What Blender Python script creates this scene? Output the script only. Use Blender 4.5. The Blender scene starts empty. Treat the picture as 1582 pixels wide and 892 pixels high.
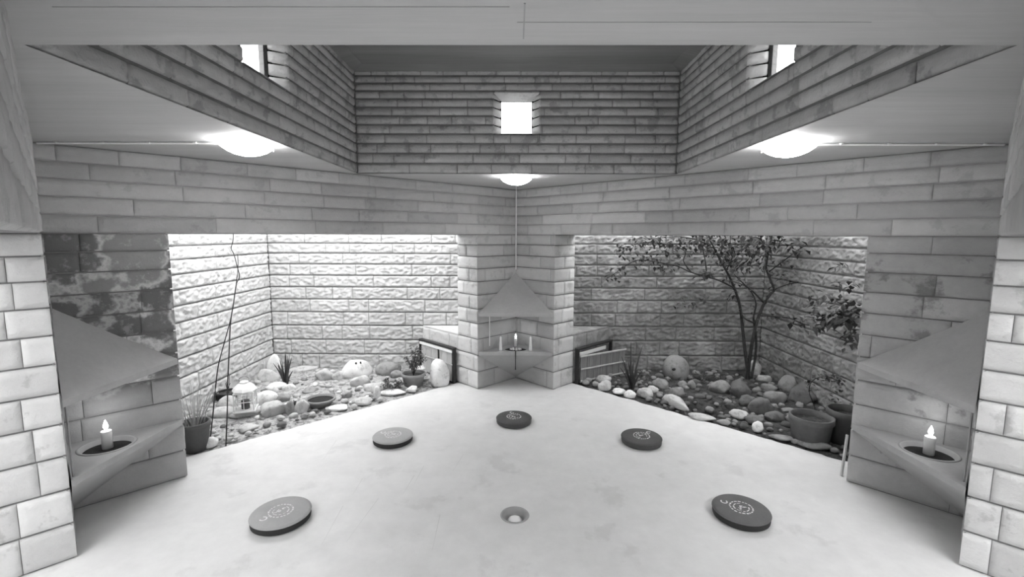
import bpy, bmesh, math, random
from mathutils import Vector, Matrix, noise
H = 2.0                      # eye height, lintel height
RND = random.Random(7)
sc = bpy.context.scene
COL = sc.collection
# ------------------------------------------------------------------ camera, world, exposure
PITCH, YAW, ROLL, FPX = math.radians(6.6), math.radians(0.475), math.radians(0.2), 719.0
cam_d = bpy.data.cameras.new('camera'); cam = bpy.data.objects.new('camera', cam_d); COL.objects.link(cam)
cam_d.sensor_width = 36; cam_d.lens = FPX / 1582 * 36; cam_d.clip_start = 0.01
CAMROT = Matrix.Rotation(YAW, 3, 'Z') @ Matrix.Rotation(math.pi/2 - PITCH, 3, 'X') @ Matrix.Rotation(ROLL, 3, 'Z')
cam.location = (0, 0, H); cam.rotation_euler = CAMROT.to_euler()
sc.camera = cam
def ray(px, py): return CAMROT @ Vector((px - 791, 446 - py, -FPX))
def ground(px, py, z=0.0):
    d = ray(px, py); t = (z - H) / d.z; return Vector((0, 0, H)) + d * t
def at(px, py, Y):
    d = ray(px, py); return Vector((0, 0, H)) + d * (Y * H / d.y)
w = bpy.data.worlds.new('sky'); sc.world = w; w.use_nodes = True
w.node_tree.nodes['Background'].inputs[0].default_value = (1, 1, 1, 1)
w.node_tree.nodes['Background'].inputs[1].default_value = 5.6
sc.view_settings.view_transform = 'Standard'; sc.view_settings.look = 'None'
sc.view_settings.gamma = 1; sc.view_settings.exposure = 0.42
try: sc.view_settings.use_curve_mapping = False
except Exception: pass
sc.cycles.max_bounces = 10; sc.cycles.diffuse_bounces = 6
LAMP_E = 9.0
# ------------------------------------------------------------------ materials
def mat(name, base=0.5, rough=0.85, var=0.0, scale=4.0, bump=0.0, bscale=40.0, tone=False, dark=None, stretch=None,
        emit=0.0, metal=0.0, stain=None, gloss_var=False, spec=0.3):
    m = bpy.data.materials.new(name); m.use_nodes = True; nt = m.node_tree; N = nt.nodes; L = nt.links
    b = N['Principled BSDF']; b.inputs['Roughness'].default_value = rough; b.inputs['Metallic'].default_value = metal
    b.inputs['Specular IOR Level'].default_value = spec
    tc = N.new('ShaderNodeTexCoord'); mp = N.new('ShaderNodeMapping'); L.new(tc.outputs['Object'], mp.inputs[0])
    if stretch: mp.inputs['Scale'].default_value = stretch
    val = N.new('ShaderNodeValue'); val.outputs[0].default_value = base; cur = val.outputs[0]
    def mul(a, bb, op='MULTIPLY', clamp=False):
        q = N.new('ShaderNodeMath'); q.operation = op; q.use_clamp = clamp
        for i, s in enumerate((a, bb)):
            if isinstance(s, (int, float)): q.inputs[i].default_value = s
            else: L.new(s, q.inputs[i])
        return q.outputs[0]
    def rng(s, a, bb, c, d):
        q = N.new('ShaderNodeMapRange'); L.new(s, q.inputs[0])
        for i, x in enumerate((a, bb, c, d)): q.inputs[i+1].default_value = x
        return q.outputs[0]
    def nz(sc_, det=5, r=.6, src=None):
        n = N.new('ShaderNodeTexNoise'); n.inputs['Scale'].default_value = sc_; n.inputs['Detail'].default_value = det
        n.inputs['Roughness'].default_value = r; L.new(src or mp.outputs[0], n.inputs['Vector']); return n.outputs['Fac']
    if var:
        cur = mul(cur, rng(nz(scale), .25, .75, 1 - var, 1 + var))
        cur = mul(cur, rng(nz(scale * 9, 4, .7), .25, .75, 1 - var * .6, 1 + var * .6))
    if dark:                                   # scattered worn dark specks / patches
        cur = mul(cur, rng(nz(dark[0], 6, .65), dark[1], dark[1] + .06, dark[2], 1.0))
    if tone:
        at_ = N.new('ShaderNodeAttribute'); at_.attribute_name = 'tone'; cur = mul(cur, at_.outputs['Fac'])
    if stain:                                  # damp patches with pale salt rims
        s = nz(2.1, 6, .55)
        damp = rng(s, .455, .50, 1.0, 0.0)
        x = N.new('ShaderNodeSeparateXYZ'); L.new(tc.outputs['Object'], x.inputs[0])
        zz = x.outputs['Z']; msk = mul(rng(zz, stain[0], stain[0] + .15, 0, 1), rng(zz, stain[1], stain[1] + .2, 1, 0))
        at2 = N.new('ShaderNodeAttribute'); at2.attribute_name = 'tone'
        bt = rng(at2.outputs['Fac'], .92, 1.02, 1, .25)
        d = mul(mul(mul(rng(s, .46, .54, 1, 0), msk), bt, 'MAXIMUM'), msk)
        cur = mul(cur, rng(d, 0, 1, 1, stain[2]))
        band = mul(rng(s, .475, .505, 0, 1), rng(s, .51, .545, 1, 0))
        speck = rng(nz(9, 6, .7), .55, .63, 0, 1)
        rim = mul(mul(mul(band, .8), mul(speck, .35), 'MAXIMUM'), msk)
        cur = mul(cur, mul(rim, stain[3]), 'ADD', False)
    cmb = N.new('ShaderNodeCombineColor')
    for i in range(3): L.new(cur, cmb.inputs[i])
    L.new(cmb.outputs[0], b.inputs['Base Color'])
    if bump:
        bp = N.new('ShaderNodeBump'); bp.inputs['Strength'].default_value = bump; bp.inputs['Distance'].default_value = .01
        L.new(nz(bscale, 8, .7), bp.inputs['Height']); L.new(bp.outputs[0], b.inputs['Normal'])
    if gloss_var: L.new(rng(nz(3), .3, .7, rough - .12, rough + .12), b.inputs['Roughness'])
    if emit:
        b.inputs['Emission Color'].default_value = (1, 1, 1, 1); b.inputs['Emission Strength'].default_value = emit
    return m
M_block = mat('pale_concrete_block', .44, .9, .10, 1.2, .6, 60, tone=True, dark=(7, .36, .86))
M_lant = mat('grey_concrete_block', .46, .9, .14, 1.2, .8, 50, tone=True, dark=(7, .40, .72))
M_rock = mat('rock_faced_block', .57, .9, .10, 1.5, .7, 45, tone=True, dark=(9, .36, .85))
M_rockd = mat('shaded_blotchy_rock_block', .35, .9, .20, 1.1, .8, 45, tone=True, dark=(2.4, .48, .72))  # right garden's shade put into the darker base; dark blotches scattered over it
M_jamb = mat('light_rough_block', .56, .9, .08, 1.5, .6, 50, tone=True, dark=(6, .37, .80))
M_stain = mat('damp_stained_block', .38, .8, .10, 1.5, .6, 60, tone=True, stain=(.75, 2.1, .42, .36))
M_patch = mat('patched_block', .37, .88, .12, 1.5, .6, 60, tone=True, dark=(3.2, .38, .6))
M_mortar = mat('mortar', .20, .95, .15, 8, .4, 80)
M_conc = mat('smooth_concrete', .33, .75, .10, 1.6, .15, 30)
M_ceil = mat('board_marked_concrete', .44, .7, .10, .8, .25, 3, stretch=(.35, 5, 1))
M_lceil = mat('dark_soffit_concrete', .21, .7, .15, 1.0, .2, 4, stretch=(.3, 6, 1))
M_floor = mat('polished_pale_concrete', .64, .42, .11, .7, .03, 20, dark=(2.2, .36, .90), spec=.35, gloss_var=True)
M_hood = mat('cast_concrete', .38, .7, .09, 3, .1, 40)
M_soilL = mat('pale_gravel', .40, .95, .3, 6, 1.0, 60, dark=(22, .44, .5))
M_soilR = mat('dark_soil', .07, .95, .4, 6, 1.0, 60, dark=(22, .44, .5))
M_white = mat('white_paint', .8, .5)
M_wax = mat('candle_wax', .75, .5)
M_flame = mat('flame', .9, .5, emit=14)
M_glassbowl = mat('lit_opal_glass', .9, .3, emit=LAMP_E)
M_metal = mat('grey_metal', .35, .4, metal=.6)
M_pale_metal = mat('pale_conduit', .85, .5)
M_black = mat('black_metal', .03, .5)
M_pot = mat('dark_plastic_pot', .10, .6, .15, 5)
M_potg = mat('grey_clay_pot', .13, .75, .15, 5, .2, 30)
M_potl = mat('weathered_clay_pot', .27, .8, .2, 6, .3, 30)
M_leaf = mat('dark_leaf', .055, .55, .4, 8)
M_leafm = mat('mid_leaf', .075, .6, .4, 8)
M_bark = mat('dark_bark', .05, .9, .3, 20, .5, 60)
M_reed = mat('dry_reed', .42, .8, .3, 12)
M_wood_l = mat('pale_timber', .48, .8, .2, 5, .3, 20, stretch=(2, 2, .4))
M_wood_m = mat('weathered_timber', .19, .85, .3, 6, .4, 30, stretch=(6, 6, .6))
M_water = mat('dark_water', .012, .25, spec=.15)
M_cush_l = mat('grey_fabric', .38, .75, .08, 6, .3, 200)
M_cush_d = mat('charcoal_fabric', .075, .6, .15, 6, .3, 200)
M_cush_m = mat('dark_grey_fabric', .13, .65, .12, 6, .3, 200)
M_side_d = mat('black_fabric', .035, .8, .1, 6, .3, 200)
M_print = mat('pale_print', .68, .7, .3, 60)
M_printd = mat('worn_print', .34, .7, .3, 60)
ROCKS = {k: mat('stone_%s' % n, v, .85, .16, 7, .5, 35, dark=(11, .40, .75)) for k, n, v in
         (('w', 'white', .72), ('l', 'light', .50), ('m', 'mid', .28), ('g', 'grey', .15), ('d', 'dark', .10))}
M_pane = bpy.data.materials.new('window_glass'); M_pane.use_nodes = True
_n = M_pane.node_tree; _n.nodes.clear()
_o = _n.nodes.new('ShaderNodeOutputMaterial'); _x = _n.nodes.new('ShaderNodeMixShader'); _t = _n.nodes.new('ShaderNodeBsdfTransparent')
_g = _n.nodes.new('ShaderNodeBsdfGlossy'); _g.inputs['Roughness'].default_value = .03; _x.inputs[0].default_value = .06
_n.links.new(_t.outputs[0], _x.inputs[1]); _n.links.new(_g.outputs[0], _x.inputs[2]); _n.links.new(_x.outputs[0], _o.inputs[0])
# ------------------------------------------------------------------ object helpers
def link(name, bm, mats, parent=None, loc=None, smooth=False):
    me = bpy.data.meshes.new(name)
    bmesh.ops.recalc_face_normals(bm, faces=bm.faces) if not getattr(bm, 'keep', False) else None
    bm.to_mesh(me); bm.free()
    for m in (mats if isinstance(mats, (list, tuple)) else [mats]): me.materials.append(m)
    if smooth: me.polygons.foreach_set('use_smooth', [True] * len(me.polygons))
    o = bpy.data.objects.new(name, me); COL.objects.link(o)
    if parent is not None: o.parent = parent
    if loc is not None: o.location = loc
    return o
def tag(o, label, cat, group=None):
    o['label'] = label; o['category'] = cat
    if group: o['group'] = group
    return o
def thing(name, label, cat, loc=(0, 0, 0), rz=0, group=None):
    o = bpy.data.objects.new(name, None); COL.objects.link(o); o.location = loc; o.rotation_euler = (0, 0, rz)
    o.empty_display_size = .1
    return tag(o, label, cat, group)
def struct(o): o['kind'] = 'structure'; return o
def box(bm, c, s, mi=0, rot=None, bevel=0):
    vs = []
    for x in (-.5, .5):
        for y in (-.5, .5):
            for z in (-.5, .5):
                v = Vector((x * s[0], y * s[1], z * s[2]))
                if rot is not None: v = rot @ v
                vs.append(bm.verts.new(v + Vector(c)))
    fs = []
    for idx in ((0, 1, 3, 2), (4, 6, 7, 5), (0, 4, 5, 1), (2, 3, 7, 6), (0, 2, 6, 4), (1, 5, 7, 3)):
        f = bm.faces.new([vs[i] for i in idx]); f.material_index = mi; fs.append(f)
    if bevel:
        es = list({e for f in fs for e in f.edges})
        bmesh.ops.bevel(bm, geom=es, offset=bevel, segments=2, profile=.5, affect='EDGES')
def prism(bm, poly, z0, z1, mi=0):
    a = [bm.verts.new((p[0], p[1], z0)) for p in poly]; b = [bm.verts.new((p[0], p[1], z1)) for p in poly]
    n = len(poly)
    for f in [bm.faces.new(a), bm.faces.new(b[::-1])] + [bm.faces.new((a[i], a[(i+1) % n], b[(i+1) % n], b[i])) for i in range(n)]:
        f.material_index = mi
def lathe(bm, prof, n=32, mi=0, c=(0, 0, 0), close=False):
    rings = []
    for r, z in prof:
        if r < 1e-5: rings.append([bm.verts.new((c[0], c[1], c[2] + z))]); continue
        rings.append([bm.verts.new((c[0] + r * math.cos(2*math.pi*i/n), c[1] + r * math.sin(2*math.pi*i/n), c[2] + z)) for i in range(n)])
    for a, b in zip(rings, rings[1:]):
        for i in range(n):
            j = (i + 1) % n
            if len(a) == 1 and len(b) == 1: continue
            q = (a[0], b[j], b[i]) if len(a) == 1 else ((a[i], a[j], b[0]) if len(b) == 1 else (a[i], a[j], b[j], b[i]))
            f = bm.faces.new(q); f.material_index = mi
def tube(bm, pts, rad, n=8, mi=0):
    pts = [Vector(p) for p in pts]; rads = rad if isinstance(rad, (list, tuple)) else [rad] * len(pts)
    rings = []
    for i, p in enumerate(pts):
        d = (pts[min(i+1, len(pts)-1)] - pts[max(i-1, 0)]).normalized()
        up = Vector((0, 0, 1)) if abs(d.z) < .9 else Vector((1, 0, 0))
        a = d.cross(up).normalized(); b = d.cross(a)
        rings.append([bm.verts.new(p + (a * math.cos(2*math.pi*k/n) + b * math.sin(2*math.pi*k/n)) * rads[i]) for k in range(n)])
    for a, b in zip(rings, rings[1:]):
        for k in range(n):
            f = bm.faces.new((a[k], a[(k+1) % n], b[(k+1) % n], b[k])); f.material_index = mi
    bm.faces.new(rings[0][::-1]).material_index = mi; bm.faces.new(rings[-1]).material_index = mi
def smoothpath(pts, sub=4):
    pts = [Vector(p) for p in pts]; out = []
    for i in range(len(pts) - 1):
        p0, p1, p2, p3 = pts[max(i-1, 0)], pts[i], pts[i+1], pts[min(i+2, len(pts)-1)]
        for k in range(sub):
            t = k / sub
            out.append(.5 * ((2*p1) + (-p0 + p2) * t + (2*p0 - 5*p1 + 4*p2 - p3) * t*t + (-p0 + 3*p1 - 3*p2 + p3) * t**3))
    out.append(pts[-1]); return out
# ------------------------------------------------------------------ block walls
hs = [.114, .110, .106, .100, .095, .090, .086, .082, .078, .073, .066]
CZ = [0]
for h in hs: CZ.append(CZ[-1] + h)
CZ[-1] = 1.0
for h in (.064, .062, .060, .058, .056): CZ.append(CZ[-1] + h)
CZ[-1] = 1.30
nl = 12
lh = [.0505 - (.0505 - .0330) * i / (nl - 1) for i in range(nl)]
for h in lh: CZ.append(CZ[-1] + h * .5 / sum(lh))
CZ = [z * H for z in CZ]
C = Vector((0, 1.57))
def rot4(p, k):
    d = Vector(p) - C
    for _ in range(k): d = Vector((-d.y, d.x))
    return C + d
def subtract(r, o):
    u0, u1, v0, v1 = r; a0, a1, b0, b1 = o
    if a1 <= u0 or a0 >= u1 or b1 <= v0 or b0 >= v1: return [r]
    out = []
    if a0 > u0: out.append((u0, a0, v0, v1))
    if a1 < u1: out.append((a1, u1, v0, v1))
    m0, m1 = max(u0, a0), min(u1, a1)
    if b0 > v0: out.append((m0, m1, v0, b0))
    if b1 < v1: out.append((m0, m1, b1, v1))
    return [q for q in out if q[1] - q[0] > .012 and q[3] - q[2] > .012]
def wallface(bm, p0, p1, z0, z1, amp=.006, holes=(), mi=0, cell=.032, lens=(.30, .85), seed=0, corner=(0, 0), tvar=.08, gap=.0045, rec=.014, scale=H, freq=9):
    """blocks in courses over a vertical rectangle; the room is to the right of p0 -> p1 (values in eye heights)"""
    P0 = Vector((p0[0] * scale, p0[1] * scale, 0)); P1 = Vector((p1[0] * scale, p1[1] * scale, 0)); z0 *= scale; z1 *= scale
    d = (P1 - P0); Lg = d.length; d.normalize(); nrm = Vector((d.y, -d.x, 0))
    lay = bm.verts.layers.float_color.get('tone') or bm.verts.layers.float_color.new('tone')
    rr = random.Random(seed); hz = [tuple(v * scale for v in h) for h in holes]
    for ci in range(len(CZ) - 1):
        a, b = max(CZ[ci], z0), min(CZ[ci+1], z1)
        if b - a < .01: continue
        u = -rr.uniform(0, lens[1]) * .8
        cuts = [0]
        while u < Lg:
            u += rr.uniform(*lens)
            if u > .07 and u < Lg - .07: cuts.append(u)
        cuts.append(Lg)
        for c0, c1 in zip(cuts, cuts[1:]):
            rects = [(c0, c1, a, b)]
            for hh in hz: rects = [q for r in rects for q in subtract(r, hh)]
            tone = 1 + rr.gauss(0, tvar); off = rr.uniform(-.002, .002); so = Vector((rr.uniform(0, 99), rr.uniform(0, 99), rr.uniform(0, 99)))
            for (u0, u1, v0, v1) in rects:
                cs, ce = (corner[0] and u0 < 1e-6), (corner[1] and u1 > Lg - 1e-6)
                g0 = 0 if cs else gap * .3; g1 = 0 if ce else gap * .3
                U0, U1, V0, V1 = u0 + g0, u1 - g1, v0 + gap, v1 - gap
                ch = min(.009, (U1 - U0) * .2, (V1 - V0) * .2)
                nu = max(1, round((U1 - U0 - 2*ch) / cell)); nv = max(1, round((V1 - V0 - 2*ch) / cell))
                us = [U0] + [U0 + ch + (U1 - U0 - 2*ch) * i / nu for i in range(nu + 1)] + [U1]
                vs = [V0] + [V0 + ch + (V1 - V0 - 2*ch) * i / nv for i in range(nv + 1)] + [V1]
                grid = []
                for j, v in enumerate(vs):
                    row = []
                    for i, u_ in enumerate(us):
                        q = P0 + d * u_ + Vector((0, 0, v)) 
                        edge = (i == 0 and not cs) or (i == len(us) - 1 and not ce) or j in (0, len(vs) - 1)
                        atc = (i == 0 and cs) or (i == len(us) - 1 and ce)
                        if edge: dep = -rec if j in (0, len(vs) - 1) else -rec * .55
                        elif atc: dep = 0
                        else:
                            e = min(1, min(i, len(us) - 1 - i, j, len(vs) - 1 - j) / 1.6)
                            dep = off + amp * (noise.fractal(Vector((q.x, q.y, q.z * 1.7)) * freq + so, .8, 2.1, 5) * 1.1 + .25) * (.45 + .55 * e)
                        if not edge or j not in (0, len(vs)-1):
                            q = q + Vector((0, 0, .0015 * noise.noise(q * 14)))
                        vv = bm.verts.new(q + nrm * dep); vv[lay] = (tone,) * 3 + (1,); row.append(vv)
                    grid.append(row)
                for j in range(len(vs) - 1):
                    for i in range(len(us) - 1):
                        f = bm.faces.new((grid[j][i], grid[j][i+1], grid[j+1][i+1], grid[j+1][i])); f.material_index = mi; f.smooth = True
def core(bm, poly, z0, z1, mi=1, ins=.0135, edges=None, ext=0.0):
    """mortar body of a counter-clockwise plan polygon (eye heights); only the listed edges are set back behind the blocks"""
    P = [Vector((p[0] * H, p[1] * H)) for p in poly]; n = len(P); L_ = []
    for i in range(n):
        a, b = P[i], P[(i+1) % n]; d = (b - a).normalized(); nn = Vector((d.y, -d.x))
        k = ins if (edges is None or i in edges) else -ext
        L_.append((a - nn * k, d))
    out = []
    for i in range(n):
        (p, d), (q_, e) = L_[i-1], L_[i]; cr = d.x * e.y - d.y * e.x
        if abs(cr) < 1e-4: out.append(q_); continue
        t = ((q_.x - p.x) * e.y - (q_.y - p.y) * e.x) / cr; out.append(p + d * t)
    prism(bm, out, z0 * H, z1 * H, mi)
def newbm(): 
    b = bmesh.new(); b.verts.layers.float_color.new('tone'); return b
def wallobj(name, bm, mats):
    me = bpy.data.meshes.new(name)
    lay = bm.verts.layers.float_color['tone']
    bm.to_mesh(me); bm.free()
    for m in mats: me.materials.append(m)
    o = bpy.data.objects.new(name, me); COL.objects.link(o); return struct(o)
# plan points
A1, F, A2, A2o, B2, B1, A1o = (-.244, 2.926), (0, 3.17), (.244, 2.926), (.386, 3.068), (.084, 3.37), (-.084, 3.37), (-.386, 3.068)
for k, nm, mt in ((0, 'wall_back_pier', M_block), (1, 'wall_left_pier', M_stain), (3, 'wall_right_pier', M_patch)):
    bm = newbm(); R = lambda p: rot4(p, k)
    core(bm, [R(p) for p in (A1, F, A2, A2o, B2, B1, A1o)], 0, 1, 2)
    wallface(bm, R(A1), R(F), 0, 1, .004, seed=11 + k, corner=(1, 1), tvar=.07)
    wallface(bm, R(F), R(A2), 0, 1, .004, seed=21 + k, corner=(1, 1), tvar=.07)
    wallface(bm, R(A2), R(A2o), 0, 1, .007, seed=31 + k, corner=(1, 1), mi=1, lens=(.14, .4))
    wallface(bm, R(A2o), R(B2), 0, 1, .010, seed=41 + k, corner=(1, 0), mi=1)
    wallface(bm, R(A1o), R(A1), 0, 1, .007, seed=51 + k, corner=(1, 1), mi=1, lens=(.14, .4))
    wallface(bm, R(B1), R(A1o), 0, 1, .010, seed=61 + k, corner=(0, 1), mi=1)
    wallobj(nm, bm, [mt, M_jamb, M_mortar])
# wall above the openings, one per side, from lintel to the low ceiling
Lc, Rc, Nc = (-1.6, 1.57), (1.6, 1.57), (0, -.03)
def lintel(name, a, b, poly, seed):
    bm = newbm(); core(bm, poly, 1.0, 1.2985, 1, edges=(0,))
    wallface(bm, a, b, 1.0, 1.3, .004, seed=seed, tvar=.06, corner=(1, 1))
    wallobj(name, bm, [M_block, M_conc])
lintel('wall_back_left', Lc, F, [Lc, F, (0, 3.37), (-.084, 3.37), (-1.8, 1.654), (-1.8, 1.57)], 5)
lintel('wall_back_right', F, Rc, [F, Rc, (1.8, 1.57), (1.8, 1.654), (.084, 3.37), (0, 3.37)], 6)
lintel('wall_front_left', (-.12, .09), Lc, [(-.12, .09), Lc, (-1.8, 1.57), (-1.8, 1.486), (-.262, -.052)], 7)
lintel('wall_front_right', Rc, (.12, .09), [Rc, (.12, .09), (.262, -.052), (1.8, 1.486), (1.8, 1.57)], 8)
# outer garden walls
def outer(name, a, b, m, seed, z1=1.36, poly=None):
    bm = newbm(); a, b = Vector(a), Vector(b); d = (b - a).normalized(); n = Vector((-d.y, d.x))
    core(bm, [a, b, b + n * .1, a + n * .1], -.05, z1, 1, edges=(0,), ext=.1)
    wallface(bm, a, b, 0, z1, .017, seed=seed, cell=.016, lens=(.25, .9), tvar=.04, gap=.005, rec=.02, freq=17)
    return wallobj(name, bm, [m, M_mortar])
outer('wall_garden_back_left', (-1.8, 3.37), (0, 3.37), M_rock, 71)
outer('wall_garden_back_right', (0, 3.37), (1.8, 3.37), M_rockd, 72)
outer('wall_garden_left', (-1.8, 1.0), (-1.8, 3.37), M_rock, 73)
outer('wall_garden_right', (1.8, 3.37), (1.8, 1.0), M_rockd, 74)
bm = newbm()
for a, b in (((-1.8, -.7), (-1.8, 1.0)), ((1.8, 1.0), (1.8, -.7)), ((1.8, -.7), (-1.8, -.7))):
    a, b = Vector(a), Vector(b); d = (b - a).normalized(); n = Vector((-d.y, d.x))
    prism(bm, [p * H for p in (a, b, b + n * .1, a + n * .1)], -.1, 1.36 * H, 0)
wallobj('wall_front', bm, [M_jamb])
# low corner walls with hatches
for s, nm in ((-1, 'wall_low_left'), (1, 'wall_low_right')):
    bm = newbm()
    a, b = (.386, 3.068), (.686, 3.368)
    if s > 0: core(bm, [a, b, (.084, 3.368)], 0, .335, 0); wallface(bm, a, b, 0, .335, .008, seed=81, mi=0)
    else: core(bm, [(-.686, 3.368), (-.386, 3.068), (-.084, 3.368)], 0, .335, 1); wallface(bm, (-.686, 3.368), (-.386, 3.068), 0, .335, .008, seed=82)
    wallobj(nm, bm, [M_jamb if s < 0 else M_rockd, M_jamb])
# ------------------------------------------------------------------ ceiling (low, with the square lantern opening)
q = .79; z = 1.3 * H; yc = 1.57
hole = [(-q, yc - q), (q, yc - q), (q, yc + q), (-q, yc + q)]           # SW SE NE NW
E = 1.75
outp = [(0, yc - E), (E, yc), (0, yc + E), (-E, yc)]                     # S E N W
bm = bmesh.new()
def V2(p, zz): return bm.verts.new((p[0] * H, p[1] * H, zz))
for zz in (z, z + .12):
    hv = [V2(p, zz) for p in hole]; ov = [V2(p, zz) for p in outp]
    for i in range(4):
        bm.faces.new((ov[i], hv[i], hv[(i+1) % 4])); bm.faces.new((ov[i], ov[(i+1) % 4], hv[(i+1) % 4]))
bmesh.ops.remove_doubles(bm, verts=bm.verts, dist=1e-5)
o = struct(link('ceiling', bm, M_ceil))
# ceiling strip over the entrance behind the viewer
bm = bmesh.new(); prism(bm, [(-.9*H, -.7*H), (.9*H, -.7*H), (.9*H, .35*H), (-.9*H, .35*H)], z + .004, z + .12); struct(link('ceiling_entrance', bm, M_ceil))
# board joints cast in the front soffit
bm = bmesh.new()
for yy, x0, x1 in ((.655, -.62, -.01), (.70, .0, .5), (.60, -.4, .4)):
    box(bm, ((x0 + x1) / 2 * H, yy * H, z), ((x1 - x0) * H, .004, .002))
box(bm, (0.01 * H, .70 * H, z), (.004, .11 * H, .004))
struct(link('trim_1', bm, M_conc))
# ------------------------------------------------------------------ lantern (raised square)
WZ0, WZ1 = 1.492, 1.686
def lantern_wall(name, k, seed):
    bm = newbm(); R = lambda p: rot4(p, k); wl = wr = .1125; gl = gr = .076
    if k == 1: wl, gl = .165, .150
    if k == 3: wr, gr = .165, .150
    holes = [(q - wl, q + wr, WZ0, WZ1)]
    a, b = (-q, yc + q), (q, yc + q)
    wallface(bm, R(a), R(b), 1.3, 1.8, .007, holes=holes, seed=seed, cell=.028, lens=(.2, .5), tvar=.06, rec=.018, gap=.006)
    t = .1
    for (x0, x1, z0_, z1_) in ((-q - t, -wl, 1.3, 1.82), (wr, q + t, 1.3, 1.82), (-wl, wr, 1.3, WZ0 - .002), (-wl, wr, WZ1, 1.82)):
        P = [R((x0, yc + q)), R((x1, yc + q)), R((x1, yc + q + t)), R((x0, yc + q + t))]
        core(bm, P, z0_ + (.004 if z0_ == 1.3 else 0), z1_, 1, edges=(0,), ext=.004)
    # splayed reveal: rough blocks on the jambs, smooth head and sill
    yo = yc + q + .055; o_ = yc + q - .002
    wallface(bm, R((-wl, o_)), R((-gl, yo)), WZ0, WZ1, .004, seed=seed + 1, mi=2, lens=(.1, .3))
    wallface(bm, R((gr, yo)), R((wr, o_)), WZ0, WZ1, .004, seed=seed + 2, mi=2, lens=(.1, .3))
    lay = bm.verts.layers.float_color['tone']
    for zi, zo in ((WZ0, 1.506), (WZ1, 1.660)):
        pts = [(R((-wl, o_)), zi), (R((wr, o_)), zi), (R((gr, yo)), zo), (R((-gl, yo)), zo)]
        vs = [bm.verts.new((p[0].x * H, p[0].y * H, p[1] * H)) for p in pts]
        for v in vs: v[lay] = (1, 1, 1, 1)
        bm.faces.new(vs).material_index = 2
    wallobj(name, bm, [M_lant, M_mortar, M_jamb])
    # window: frame and pane
    bm = bmesh.new(); f = .006
    def seg(x0, x1, z0_, z1_, dy0=.0, dy1=.012):
        P = [R((x0, yo + dy0)), R((x1, yo + dy0)), R((x1, yo + dy1)), R((x0, yo + dy1))]
        prism(bm, [p * H for p in P], z0_ * H, z1_ * H)
    za, zb = 1.506, 1.660
    seg(-wl - .01, wr + .01, za - .03, za); seg(-wl - .01, wr + .01, zb, zb + .045); seg(-wl - .01, -gl, za, zb); seg(gr, wr + .01, za, zb)
    fr = struct(link('window_%d' % (k + 1), bm, M_jamb))
    bm = bmesh.new(); seg(-gl, gr, za, zb, .005, .008); link('pane', bm, M_pane, fr)
lantern_wall('wall_lantern_back', 0, 101); lantern_wall('wall_lantern_left', 1, 111)
lantern_wall('wall_lantern_front', 2, 121); lantern_wall('wall_lantern_right', 3, 131)
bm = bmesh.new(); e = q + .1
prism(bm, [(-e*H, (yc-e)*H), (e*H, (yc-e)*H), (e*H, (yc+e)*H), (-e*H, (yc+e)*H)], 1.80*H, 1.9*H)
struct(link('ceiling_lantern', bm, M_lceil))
# stepped moulding round the lantern ceiling
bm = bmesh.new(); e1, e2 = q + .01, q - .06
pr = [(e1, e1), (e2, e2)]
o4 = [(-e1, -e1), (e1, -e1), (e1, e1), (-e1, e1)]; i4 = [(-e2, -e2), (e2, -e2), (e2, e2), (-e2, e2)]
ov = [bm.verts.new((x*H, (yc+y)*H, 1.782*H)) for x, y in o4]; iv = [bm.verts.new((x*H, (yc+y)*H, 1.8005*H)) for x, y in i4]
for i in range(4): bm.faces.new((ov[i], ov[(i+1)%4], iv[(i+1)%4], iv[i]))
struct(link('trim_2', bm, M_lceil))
# ------------------------------------------------------------------ floor with round recess
bm = bmesh.new()
def jag(a, b, n, seed):
    r = random.Random(seed); a, b = Vector(a), Vector(b); d = (b - a).normalized(); nn = Vector((-d.y, d.x)); out = []
    for i in range(1, n):
        out.append(a.lerp(b, i / n) + nn * (.012 * noise.noise(Vector((i * .31, seed, 0))) + r.uniform(-.003, .003)))
    return out
def mir(p): return (-p[0], p[1])
LA, LB = (-1.5, 1.96), (-.386, 3.068)
edge = [Vector((-1.75, 1.8)), Vector(LA)] + jag(LA, LB, 60, 3) + [Vector(LB), Vector((0, 3.36)), Vector((.386, 3.068))] + jag((.386, 3.068), (1.5, 1.96), 60, 4) + [Vector((1.5, 1.96)), Vector((1.75, 1.8)), Vector((1.75, -.65)), Vector((-1.75, -.65))]
vs = [bm.verts.new((p.x*H, p.y*H, 0)) for p in edge]
es = [bm.edges.new((vs[i], vs[(i+1) % len(vs)])) for i in range(len(vs))]
HR = .046 * H; HC = (0, 1.565 * H)
cv = [bm.verts.new((HC[0] + HR*math.cos(i*math.pi/20), HC[1] + HR*math.sin(i*math.pi/20), 0)) for i in range(40)]
es2 = [bm.edges.new((cv[i], cv[(i+1) % 40])) for i in range(40)]
bmesh.ops.triangle_fill(bm, use_beauty=True, edges=es + es2)
for vv in (vs, cv):
    lo = [bm.verts.new((v.co.x, v.co.y, -.06)) for v in vv]
    for i in range(len(vv)): bm.faces.new((vv[i], vv[(i+1) % len(vv)], lo[(i+1) % len(vv)], lo[i]))
bmesh.ops.recalc_face_normals(bm, faces=bm.faces)
for f in bm.faces:
    if abs(f.normal.z) > .9 and f.normal.z < 0: f.normal_flip()
struct(link('floor', bm, M_floor))
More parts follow.
